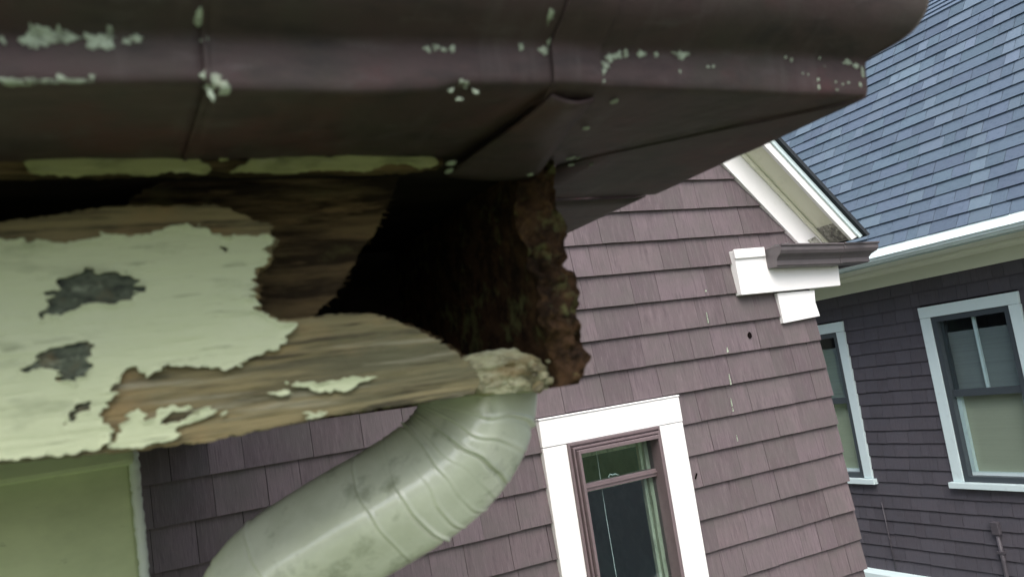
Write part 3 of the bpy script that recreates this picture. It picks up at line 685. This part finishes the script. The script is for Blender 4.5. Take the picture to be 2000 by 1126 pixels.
board_px = [(-340, 480), (-40, 437), (0, 432), (60, 425), (150, 413), (200, 405), (300, 402), (430, 400), (455, 412), (500, 430), (530, 440), (540, 470), (535, 500), (505, 535), (503, 590), (520, 612), (545, 625), (600, 620), (660, 613), (730, 613), (790, 632), (850, 660), (900, 695), (925, 720), (937, 745), (930, 768), (860, 782), (760, 795), (690, 806), (640, 812), (600, 822), (500, 840), (400, 862), (330, 870), (270, 880), (130, 893), (0, 906), (-40, 911), (-340, 955)]
paint_px = [(-340, 500), (-40, 470), (0, 464), (60, 470), (150, 473), (200, 455), (280, 461), (330, 446), (350, 436), (385, 440), (410, 455), (450, 463), (522, 456), (530, 470), (526, 500), (500, 528), (494, 580), (507, 605), (535, 622), (572, 633), (568, 652), (545, 680), (510, 690), (478, 697), (475, 716), (430, 720), (330, 712), (300, 730), (282, 742), (268, 718), (245, 722), (232, 745), (215, 752), (240, 768), (222, 778), (203, 792), (198, 808), (212, 822), (222, 838), (214, 862), (190, 878), (100, 891), (0, 902), (-40, 906), (-340, 948)]
spot1 = [(82, 628), (88, 600), (100, 572), (125, 560), (128, 545), (150, 535), (163, 524), (176, 534), (205, 531), (240, 531), (260, 545), (262, 556), (287, 560), (280, 572), (262, 570), (252, 582), (205, 598), (186, 590), (160, 592), (148, 608), (125, 612), (98, 612)]
spot2 = [(35, 724), (70, 712), (73, 690), (110, 675), (180, 666), (178, 700), (174, 734), (150, 738), (135, 748), (118, 738), (113, 722), (85, 722)]
spot3 = [(132, 820), (140, 795), (182, 782), (172, 800), (150, 808), (146, 824)]
nailh = [(440+7*math.cos(i*.785), 487+7*math.sin(i*.785)) for i in range(8)]
def grain(vx, vz): return -.0016*fbm(vx*30, vz*420, 3.1, 4)-.0012*fbm(vx*12, vz*25, 2.0, 3)
fb = sheet('fascia_board', pxy(board_px, YF), [], YF, .022, M['wood'], nh, .0011, .0016, 240, grain, fibre=.006, relax=2, label='weathered fascia board with broken rotted end')
WM[fb.name] = Matrix.Identity(4)
bl0, bl1 = at_y(-340, 480, YF), at_y(-340, 955, YF)
MB().box(-3, bl0.x+.004, YF-.004, YF+.018, bl1.z+.002, bl0.z-.002).build('fascia_board', M['cream'], nh, label='cream painted fascia board beyond the rotted stretch')
def ptex(vx, vz): return -.0006*fbm(vx*20, vz*220, 5.1, 3)-.0005*fbm(vx*60, vz*60, 8.0, 3)
PY = YF-.0042
sheet('paint_layer', pxy(paint_px, PY), [pxy(spot1, PY), pxy(spot2, PY), pxy(spot3, PY), pxy(nailh, PY)], PY, .0014, M['cream'], fb, .0010, .0030, 220, ptex, fibre=.009, relax=2, curl=.0026, label='peeling cream paint with bare spots')
sp = [(-10, 0)]
for s in (spot1, spot2, spot3, nailh):
    cx = sum(p[0] for p in s)/len(s); cy_ = sum(p[1] for p in s)/len(s)
    sheet('bare_spot', pxy([(cx+(a-cx)*1.25, cy_+(b-cy_)*1.25) for a, b in s], PY+.0014), [], PY+.0014, .0006, M['spot'], fb, .0018, .001, 300, lambda vx, vz: .0005*fbm(vx*200, vz*300, 4.4, 3))
z7 = lambda a, b: (a*.35, 732+b*.35)
isl = [[z7(*p) for p in ((600, 400), (655, 340), (690, 262), (722, 215), (775, 180), (810, 195), (775, 242), (812, 250), (860, 222), (895, 180), (1042, 170), (1052, 196), (945, 212), (912, 262), (880, 285), (985, 258), (1085, 222), (1100, 182), (1165, 166), (1195, 200), (1130, 242), (1000, 292), (985, 342), (905, 372), (800, 398), (680, 412))],
       [z7(*p) for p in ((1590, 40), (1700, 48), (1950, 15), (2080, 0), (2100, 20), (2010, 45), (1960, 85), (1800, 92), (1720, 76), (1640, 70))],
       [z7(*p) for p in ((1488, 96), (1600, 80), (1640, 96), (1580, 118), (1500, 106))], [z7(*p) for p in ((1200, 215), (1235, 205), (1245, 225), (1215, 235))],
       [z7(*p) for p in ((1685, 205), (1720, 195), (1745, 225), (1775, 190), (1800, 215), (1835, 185), (1825, 225), (1790, 238), (1740, 240), (1700, 225))]]
for p in isl: sheet('paint_patch', pxy(p, PY+.0006), [], PY+.0006, .0009, M['cream'], fb, .0009, .0022, 260, ptex, fibre=.008, relax=2, curl=.0016)
# inner board behind, broken off at a slant
inner_px = [(250, 392), (290, 365), (360, 345), (500, 337), (640, 336), (778, 342), (770, 370), (748, 420), (735, 450), (700, 495), (680, 530), (655, 575), (625, 605), (600, 650), (250, 660)]
def rotd(vx, vz): return -.004*fbm(vx*25, vz*160, 6.2, 4)+.10*np.clip(vx-.30, 0, 1)
sheet('broken_inner_board', pxy(inner_px, .655), [], .655, .02, M['rot'], nh, .0012, .004, 220, rotd, fibre=.003, relax=3, label='rotten brown inner board broken off at a slant')
# strip with yellowed paint right under the gutter
strip_px = [(-340, 330), (-340, 297), (200, 291), (400, 291), (862, 290), (866, 322), (800, 330), (600, 336), (420, 335), (200, 338), (40, 340)]
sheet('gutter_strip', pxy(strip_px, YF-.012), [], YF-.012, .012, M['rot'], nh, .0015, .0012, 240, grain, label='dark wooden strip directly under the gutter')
gs = [[(40, 306), (130, 302), (250, 300), (350, 294), (388, 304), (418, 316), (400, 326), (330, 321), (300, 327), (220, 323), (140, 328), (62, 325)], [(424, 300), (448, 296), (446, 305), (430, 306)],
      [(440, 322), (480, 312), (489, 298), (560, 296), (640, 300), (700, 296), (780, 299), (850, 300), (858, 312), (820, 318), (795, 309), (750, 312), (715, 322), (640, 318), (560, 325), (500, 322)]]
for p in [[(a, b+9+(b-310)*.35) for a, b in g_] for g_ in gs]: sheet('yellowed_paint', pxy(p, YF-.0155), [], YF-.0155, .0016, M['moss_paint'], nh, .0011, .0018, 320, ptex)

# side fascia: end of the board running back from the corner, crumbled
sil = [(308, 1088), (340, 1092), (370, 1097), (400, 1098), (430, 1108), (455, 1114), (480, 1112), (500, 1114), (512, 1098), (522, 1112), (535, 1130), (575, 1136), (600, 1134), (620, 1130), (650, 1141), (690, 1153), (715, 1148), (740, 1140), (752, 1120)]
zs = []; xo_ = []
for (py, px) in sil:
    p = at_y(px, py, YF); zs.append(p.z); xo_.append(p.x)
zs, xo_ = np.array(zs)[::-1], np.array(xo_)[::-1]
sin = [(308, 985), (360, 968), (400, 955), (440, 950), (470, 958), (500, 985), (520, 1000), (560, 1003), (600, 1002), (640, 1010), (680, 1045), (720, 1062), (752, 1072)]
nz, nw, nyd = 150, 34, 60
def rot_block():
    zv = np.linspace(zs[0]+.0005, zs[-1]+.006, nz)
    xi_px = np.array([p[1] for p in sin]); xi_z = np.array([at_y(p[1], p[0], YF).z for p in sin]); xi_x = np.array([at_y(p[1], p[0], YF).x for p in sin])
    oidx = np.argsort(xi_z); V = []; Fc = []
    ring = 2*nyd+nw
    for j, z in enumerate(zv):
        xo1 = float(np.interp(z, zs, xo_)); xi1 = float(np.interp(z, xi_z[oidx], xi_x[oidx]))
        xi1 = xo1-(xo1-xi1)*.62
        pts = []
        for i in range(nyd):                         # inner face, from far to near
            t = (nyd-1-i)/(nyd-1); y = YF+.006+t**1.7*.9
            pts.append((.352+(xi1-.352)*math.exp(-t*9), y, z))
        for i in range(nw):                          # crumbled front end
            t = (i+.5)/nw; pts.append((xi1+(xo1-xi1)*t, YF+.006-.010*math.sin(math.pi*t), z))
        for i in range(nyd):                         # outer face
            t = i/(nyd-1); y = YF+.006+t**1.7*.9
            pts.append((.378+(xo1-.378)*math.exp(-t*14), y, z))
        V += pts
    V = np.array(V)
    near = np.exp(-np.clip(V[:, 1]-YF, 0, 1)*12)
    amp = .0065*near+.001
    d = fbm(V[:, 0]*70, V[:, 2]*70, V[:, 1]*70, 5); d2 = fbm(V[:, 0]*260+5, V[:, 2]*260, V[:, 1]*260, 3)
    d3 = fbm(V[:, 0]*70+40, V[:, 2]*70+9, V[:, 1]*70+3, 5)
    V[:, 1] += 2.6*amp*d+.0020*near*d2; V[:, 0] += .55*amp*d3+.0014*near*d2
    for j in range(nz-1):
        for i in range(ring-1):
            a = j*ring+i; Fc.append((a, a+1, a+ring+1, a+ring))
    Fc.append(tuple(range(ring))); Fc.append(tuple((nz-1)*ring+i for i in range(ring)))
    return mesh_obj('side_fascia', V.tolist(), Fc, M['rotend'], nh, True, 'crumbling end of the side fascia board at the corner')
rot_block()
# crumbled soffit edge between the two boards
def crumbs():
    P = [(905, 700), (935, 690), (975, 682), (1010, 680), (1040, 692), (1062, 708), (1086, 735), (1090, 752), (1040, 764), (985, 766), (930, 770), (905, 764)]
    Q = pxy(P, YF+.03)
    def dd(vx, vz):
        return -.009*np.abs(fbm(vx*34, vz*95, 2.2, 5))-.003*fbm(vx*120, vz*300, 6.6, 3)+.02*np.clip((vz-.02)/.03, 0, 1)
    return sheet('crumbled_soffit_edge', Q, [], YF+.03, .05, M['crumb'], nh, .0010, .003, 160, dd, label='crumbled pale soffit edge above the downspout')
crumbs()
rr = random.Random(77)
for i in range(12):
    px, py = rr.uniform(918, 1078), rr.uniform(700, 758); c = at_y(px, py, YF+.012+rr.uniform(0, .012)); s = rr.uniform(.002, .0055)
    bmc = bmesh.new(); bmesh.ops.create_icosphere(bmc, subdivisions=1, radius=s)
    for v in bmc.verts: v.co *= rr.uniform(.65, 1.25); v.co.x *= 1.3
    me = bpy.data.meshes.new('rotted_crumb'); bmc.to_mesh(me); bmc.free(); me.materials.append(M['crumb'] if i % 3 else M['wood'])
    link(bpy.data.objects.new('rotted_crumb', me), nh, Matrix.Translation(c))
# splintered fibres along the broken edges
rr = random.Random(91); fbm_ = MB()
def fibre_line(P, Y, n, dx, dz, L0, L1):
    for i in range(n):
        k = rr.randrange(len(P)-1); t = rr.random()
        c = at_y(P[k][0]+(P[k+1][0]-P[k][0])*t, P[k][1]+(P[k+1][1]-P[k][1])*t, Y+rr.uniform(.001, .016))
        L = rr.uniform(L0, L1); d = Vector((dx*rr.uniform(.6, 1.2), rr.uniform(-.25, .25), dz+rr.uniform(-.25, .25))).normalized()
        c = c-d*L*.5
        fbm_.tube([c, c+d*L*.5+Vector((0, 0, rr.uniform(-.001, .001))), c+d*L], [rr.uniform(.0006, .0013), .0007, .0001], 4)
fibre_line([(778, 345), (748, 420), (700, 495), (655, 575), (620, 605)], .654, 26, 1, -.25, .004, .016)
fibre_line([(720, 612), (790, 632), (850, 660), (900, 695), (930, 735)], YF+.004, 60, 1, .05, .004, .012)
fibre_line([(535, 500), (503, 560), (520, 612)], YF+.004, 30, 1, .0, .004, .010)
fo = fbm_.build('wood_fibres', M['rot'], nh); fo['kind'] = 'stuff'

# ================================================================== BROWN GUTTER (turns the corner at right)
XO, YO, ZO = .5878, .4502, .190
rgut = thing('rain_gutter', (.1, YO, .19), 'dark brown ogee gutter with flaking paint above the rotten fascia', 'gutter')
prof = [(-.175, 0), (-.14, 0), (-.10, 0), (-.06, 0), (-.03, 0), (-.012, 0), (-.004, .0003), (-.001, .0012), (.0003, .003), (.0012, .007), (.0018, .014), (.0022, .022), (.0028, .0280), (.0040, .0318), (.0075, .0338), (.0148, .0374), (.0205, .0400), (.0258, .0430), (.0310, .0468), (.0350, .0515), (.0385, .0570), (.0412, .0625), (.0432, .0690), (.0448, .0780), (.0455, .0880), (.0462, .0960), (.0500, .1000), (.0500, .1060), (.0440, .1080), (.040, .104), (.040, .095)]
bpx = [(-600, 160), (0, 165), (380, 163), (405, 165), (430, 179), (700, 183), (850, 176), (890, 165), (1080, 166), (1175, 171), (1400, 178), (1690, 190)]
tx_ = [at_y(p[0], p[1], YO).x for p in bpx]; tz_ = [at_y(p[0], p[1], YO).z for p in bpx]
tpx = [(-600, 72), (0, 75), (380, 76), (405, 77), (430, 82), (800, 86), (1080, 92), (1175, 104), (1500, 108), (1690, 122)]
ux_ = [at_y(p[0], p[1], YO-.003).x for p in tpx]; uz_ = [at_y(p[0], p[1], YO-.003).z for p in tpx]
def gut_z(x, z):                                     # small sags and dents along the run
    zb_ = np.interp(x, tx_, tz_); zt_ = np.interp(x, ux_, uz_)
    k = np.clip(z/.030, 0, 1)
    return np.where(z <= .03, zb_+(zt_-zb_)*k*1.0, zt_+(z-.03))
def run(name, xa, xb, mitre=False, off=0.0, dz=0.0, n=120, label=None, pf=prof):
    V = []; m = len(pf)
    for i in range(n+1):
        s = i/n
        for (t, z) in pf:
            x = xa+(xb-xa)*s
            if mitre: x = xa+(xb+(t+off if t > 0 else t*1.15)-xa)*s
            V.append((x, t, z))
    V = np.array(V); x, t, z = V.T.copy()
    w = .0011*fbm(x*18, z*22, 4.0, 3)+.0005*fbm(x*60, z*50, 7.0, 2)
    under = t < -.004
    zz = gut_z(x, z)+dz
    # the underside returns to one level at the back
    kb = np.clip(-t/.15, 0, 1); zz = np.where(under, zz*(1-kb)+kb*(.1915+dz), zz)
    y = YO-(t+off*(t > -.002))+w*(~under); zz = zz+np.where(under, w*1.2-off, 0)
    Vv = np.stack([x, y, zz], 1); Fc = []
    for i in range(n):
        for k in range(m-1):
            a = i*m+k; Fc.append((a, a+m, a+m+1, a+1))
    me = bpy.data.meshes.new(name); me.from_pydata(Vv.tolist(), [], Fc); me.update()
    for p in me.polygons: p.use_smooth = True
    me.materials.append(M['gutter']); o = link(bpy.data.objects.new(name, me), rgut)
    sm = o.modifiers.new('thickness', 'SOLIDIFY'); sm.thickness = .0012; sm.offset = -1
    if label: o['label'] = label
    return o
gx = lambda px, py=170: at_y(px, py, YO).x
run('gutter_section', -1.2, gx(408)-.0006, n=160)
run('gutter_section', gx(408)+.0006, gx(1082)-.0006, n=160)
run('gutter_section', gx(1082), XO, True, n=200)
run('joint_sleeve', gx(1081), gx(1174), False, .0028, -.0002, 40, pf=[p for p in prof if p[0] > -.05])
run('joint_lip', gx(402), gx(412), False, .0012, 0, 8)
# side run, going back along the other eave
def side_run(name, xo, ya, yb, dz, mitre, n=60):
    V = []; m = len(prof)
    for i in range(n+1):
        s = i/n
        for (t, z) in prof:
            y0_ = ya-(t if mitre else 0); tt = t*1.15 if t < 0 else t
            V.append((xo+tt, y0_+(yb-y0_)*s, (z+ZO+.0008+dz)))
    V = np.array(V); V[:, 2] += .0008*fbm(V[:, 1]*14, V[:, 0]*20, 3, 3)
    Fc = [(i*m+k, i*m+k+1, (i+1)*m+k+1, (i+1)*m+k) for i in range(n) for k in range(m-1)]
    o = mesh_obj(name, V.tolist(), Fc, M['gutter'], rgut, True)
    sm = o.modifiers.new('thickness', 'SOLIDIFY'); sm.thickness = .0012; sm.offset = -1
    return o
side_run('gutter_section', XO-.001, YO, .742, .0, True)
side_run('gutter_section', XO-.018, .744, 2.6, -.003, False)
# mitre seam on the underside, end lap of the side run, sleeve strap under the trough
ms = MB(); a_, b_ = Vector((XO-.012, YO+.012, .1899)), Vector((XO-.185, YO+.161, .1908))
side = (b_-a_).normalized().cross(Vector((0, 0, 1)))*.0022
ms.prism([a_-side, b_-side, b_+side, a_+side], (0, 0, .002)); ms.build('mitre_seam', M['gutter'], rgut)
sp_ = [at_z(1082, 178, .189), at_z(1176, 180, .189), at_z(1046, 300, .184), at_z(1048, 345, .180), at_z(872, 345, .180), at_z(868, 318, .183)]
fl = MB()
st = [(1078, 186, .1895), (1160, 190, .1895), (1046, 344, .179), (874, 344, .179)]
tp = [at_z(*p) for p in st]
nseg = 14; V = []
for i in range(nseg+1):
    s = i/nseg
    for j in range(9):
        u = j/8
        p = (tp[0].lerp(tp[3], s)).lerp(tp[1].lerp(tp[2], s), u)
        p = p+Vector((0, 0, -.0035*math.sin(math.pi*u)*(1-.3*s)-.001*math.sin(6*s+u*2)))
        V.append(p)
strap = mesh_obj('sleeve_strap', V, [(i*9+j, i*9+j+1, (i+1)*9+j+1, (i+1)*9+j) for i in range(nseg) for j in range(8)], M['gutter'], rgut, True, 'bent metal strap under the gutter joint')
sm = strap.modifiers.new('thickness', 'SOLIDIFY'); sm.thickness = .002; sm.offset = 0
# flakes of old pale paint
rr = random.Random(21)
pz_ = [p[1] for p in prof[6:26]]; pt_ = [p[0] for p in prof[6:26]]
def gut_y(x, z):                                     # surface of the front of the gutter at x, z
    zb_ = float(np.interp(x, tx_, tz_)); zt_ = float(np.interp(x, ux_, uz_))
    zl = (z-zb_)/(zt_-zb_)*.03 if z < zt_ else .03+(z-zt_)
    t = float(np.interp(zl, pz_, pt_)); return YO-t+.0011*float(fbm(x*18, zl*22, 4.0, 3))+.0005*float(fbm(x*60, zl*50, 7.0, 2))
def flake(px, py, rx, ry, Y=None):
    Y = YO-.004
    for _ in range(4): c = at_y(px, py, Y); Y = gut_y(c.x, c.z)
    s = Y/F*1.08; n = 26; V = [(c.x, gut_y(c.x, c.z)-.0007, c.z)]; Fc = []
    ph = rr.uniform(0, 50); k3 = [max(.25, .80+1.05*float(fbm(math.cos(2*math.pi*i/n)*2.2+ph, math.sin(2*math.pi*i/n)*2.2+ph, 1.0, 4))) for i in range(n)]
    for q in (.5, .85, 1.0):
        for i in range(n):
            t = 2*math.pi*i/n; x = c.x+rx*s*math.cos(t)*k3[i]*q; z = c.z+ry*s*math.sin(t)*k3[i]*q
            V.append((x, gut_y(x, z)-(.0007 if q < 1 else -.0004), z))
    for i in range(n):
        j = (i+1) % n; Fc.append((0, 1+i, 1+j))
        for r_ in (0, 1): Fc.append((1+r_*n+i, 1+(r_+1)*n+i, 1+(r_+1)*n+j, 1+r_*n+j))
    mesh_obj('paint_flake', V, Fc, M['flake'], rgut, True)
for f_ in [(65, 76, 20, 16), (95, 74, 22, 13), (120, 72, 20, 12), (142, 73, 12, 13), (5, 78, 6, 8), (185, 79, 18, 15), (208, 76, 18, 18), (205, 92, 12, 7), (247, 82, 9, 8), (268, 74, 13, 9), (835, 96, 9, 7), (850, 94, 8, 8), (868, 98, 8, 7), (882, 96, 9, 8), (1018, 91, 7, 9), (1062, 97, 18, 12), (1190, 112, 14, 13), (1205, 108, 14, 10), (1183, 128, 9, 14), (1178, 140, 8, 8), (1222, 105, 8, 8), (1252, 104, 19, 9), (1281, 106, 7, 8), (1330, 106, 31, 12), (1382, 131, 5, 4), (1393, 131, 6, 4), (1328, 140, 3, 5), (1545, 118, 5, 7), (1534, 112, 4, 4), (1600, 114, 4, 4), (1598, 156, 5, 5), (1599, 172, 4, 7), (1568, 144, 3, 3), (1578, 146, 3, 3), (1632, 160, 3, 4), (1657, 162, 5, 5), (1634, 176, 5, 3), (1610, 130, 3, 3), (1655, 122, 18, 7), (1672, 128, 14, 10), (1684, 140, 6, 20), (1680, 165, 5, 9), (1646, 165, 3, 3),
           (22, 164, 26, 4), (62, 165, 9, 5), (90, 165, 22, 3), (120, 153, 7, 8), (180, 152, 5, 5), (150, 164, 30, 3), (1086, 155, 5, 5), (1177, 160, 6, 6)]:
    flake(*f_, Y=YO-.0052 if f_[1] < 95 and f_[0] < 1100 else None)
for f_ in [(402, 150, 10, 12), (420, 160, 22, 12), (438, 168, 14, 10), (412, 185, 8, 14), (400, 78, 8, 8), (400, 3, 12, 9), (1086, 70, 4, 7), (1092, 16, 8, 13), (1180, 62, 6, 6), (900, 160, 6, 6), (880, 177, 8, 6), (908, 168, 6, 7), (930, 180, 7, 7), (897, 194, 8, 5)]:
    flake(*f_, Y=YO-.004 if f_[1] > 100 else (YO-.0075 if f_[1] > 60 else YO-.048))
def low_flake(px, py, rx, ry, z=.1893):
    c = at_z(px, py, z); s = .55/F*1.1; P = [(c.x+rx*s*math.cos(t)*rr.uniform(.7, 1.1), c.y+ry*s*3*math.sin(t)*rr.uniform(.7, 1.1), z) for t in [i*.6 for i in range(10)]]
    MB().prism(P, (0, 0, .001)).build('paint_flake', M['flake'], rgut)
for f_ in [(1110, 311, 5, 3), (1119, 309, 6, 4), (1130, 309, 4, 3), (1116, 323, 9, 3), (1155, 322, 3, 3), (1200, 200, 7, 4), (1145, 252, 8, 3)]: low_flake(*f_)
for f_ in [(882, 320, 12, 5), (878, 335, 8, 6), (1036, 342, 10, 3)]: low_flake(f_[0], f_[1], f_[2], f_[3], .1765)

# ================================================================== DOWNSPOUT ELBOW
dsp = thing('downspout', (.1, .9, -.4), 'pale green painted metal downspout elbow with crimped bend, coming out under the rotten eave', 'downspout')
ctr = [at_y(935, 700, .72), at_y(937, 765, .72), at_y(930, 815, .722), at_y(908, 862, .727), at_y(872, 905, .735), at_y(824, 945, .745), at_y(760, 985, .76), at_y(690, 1025, .777), at_y(620, 1067, .795), at_y(560, 1108, .812), at_y(512, 1160, .828), at_y(485, 1230, .838), at_y(480, 1330, .842), at_y(486, 1600, .842)]
ctr[0] = Vector((ctr[1].x+.001, .72, .012))
def catmull(P, n):
    out = []
    for i in range(len(P)-1):
        p0, p1, p2, p3 = P[max(i-1, 0)], P[i], P[i+1], P[min(i+2, len(P)-1)]
        for k in range(n):
            t = k/n; out.append(.5*((2*p1)+(p2-p0)*t+(2*p0-5*p1+4*p2-p3)*t*t+(3*p1-p0-3*p2+p3)*t**3))
    out.append(P[-1]); return out
path = catmull(ctr, 44); NP = len(path)
cum = [0]
for i in range(1, NP): cum.append(cum[-1]+(path[i]-path[i-1]).length)
# crimps sit at these picture points along the centre line
cr_px = [(934, 806), (905, 866), (866, 910), (808, 955), (748, 990), (560, 1105), (513, 1155), (922, 835), (886, 888), (838, 933)]
cr_s = []
for (px, py) in cr_px:
    best = min(range(NP), key=lambda i: (project(path[i])[0]-px)**2+(project(path[i])[1]-py)**2); cr_s.append(cum[best])
CA = [1.1, 1.3, 1.3, 1.2, .7, .9, 1.1, .5, .5, .45]; NR = 96; V = []; Fc = []
HW = .0475; TW = math.radians(32)
ref = Vector((0, 1, 0))
for i, p in enumerate(path):
    t = (path[min(i+1, NP-1)]-path[max(i-1, 0)]).normalized()
    a = t.cross(ref).normalized(); b = a.cross(t).normalized()
    a, b = a*math.cos(TW)+b*math.sin(TW), b*math.cos(TW)-a*math.sin(TW)
    s = cum[i]
    for k in range(NR):
        th = 2*math.pi*k/NR; c_, s_ = math.cos(th), math.sin(th)
        e = 2/3.6
        x = math.copysign(abs(c_)**e, c_); y = math.copysign(abs(s_)**e, s_)
        r = HW
        for j, cs in enumerate(cr_s):
            u = (s-cs-.0022*math.sin(2.3*th+j*1.7)-.0012*math.sin(5.1*th+j)+.0)/.0015
            front = .8
            if abs(u) < 3: r += front*(CA[j]*(.0024*math.exp(-u*u) - .0022*math.exp(-(u-1.5)**2))*(.55+.45*math.sin(th*1.5+j*2.1)))
        r += .0006*float(fbm(p.x*30+c_, p.z*30+s_, 2.0, 3)) if k % 1 == 0 else 0
        V.append(p+a*(x*r)+b*(y*r))
for i in range(NP-1):
    for k in range(NR):
        Fc.append((i*NR+k, i*NR+(k+1) % NR, (i+1)*NR+(k+1) % NR, (i+1)*NR+k))
mesh_obj('elbow_pipe', V, Fc, M['pipe'], dsp, True)
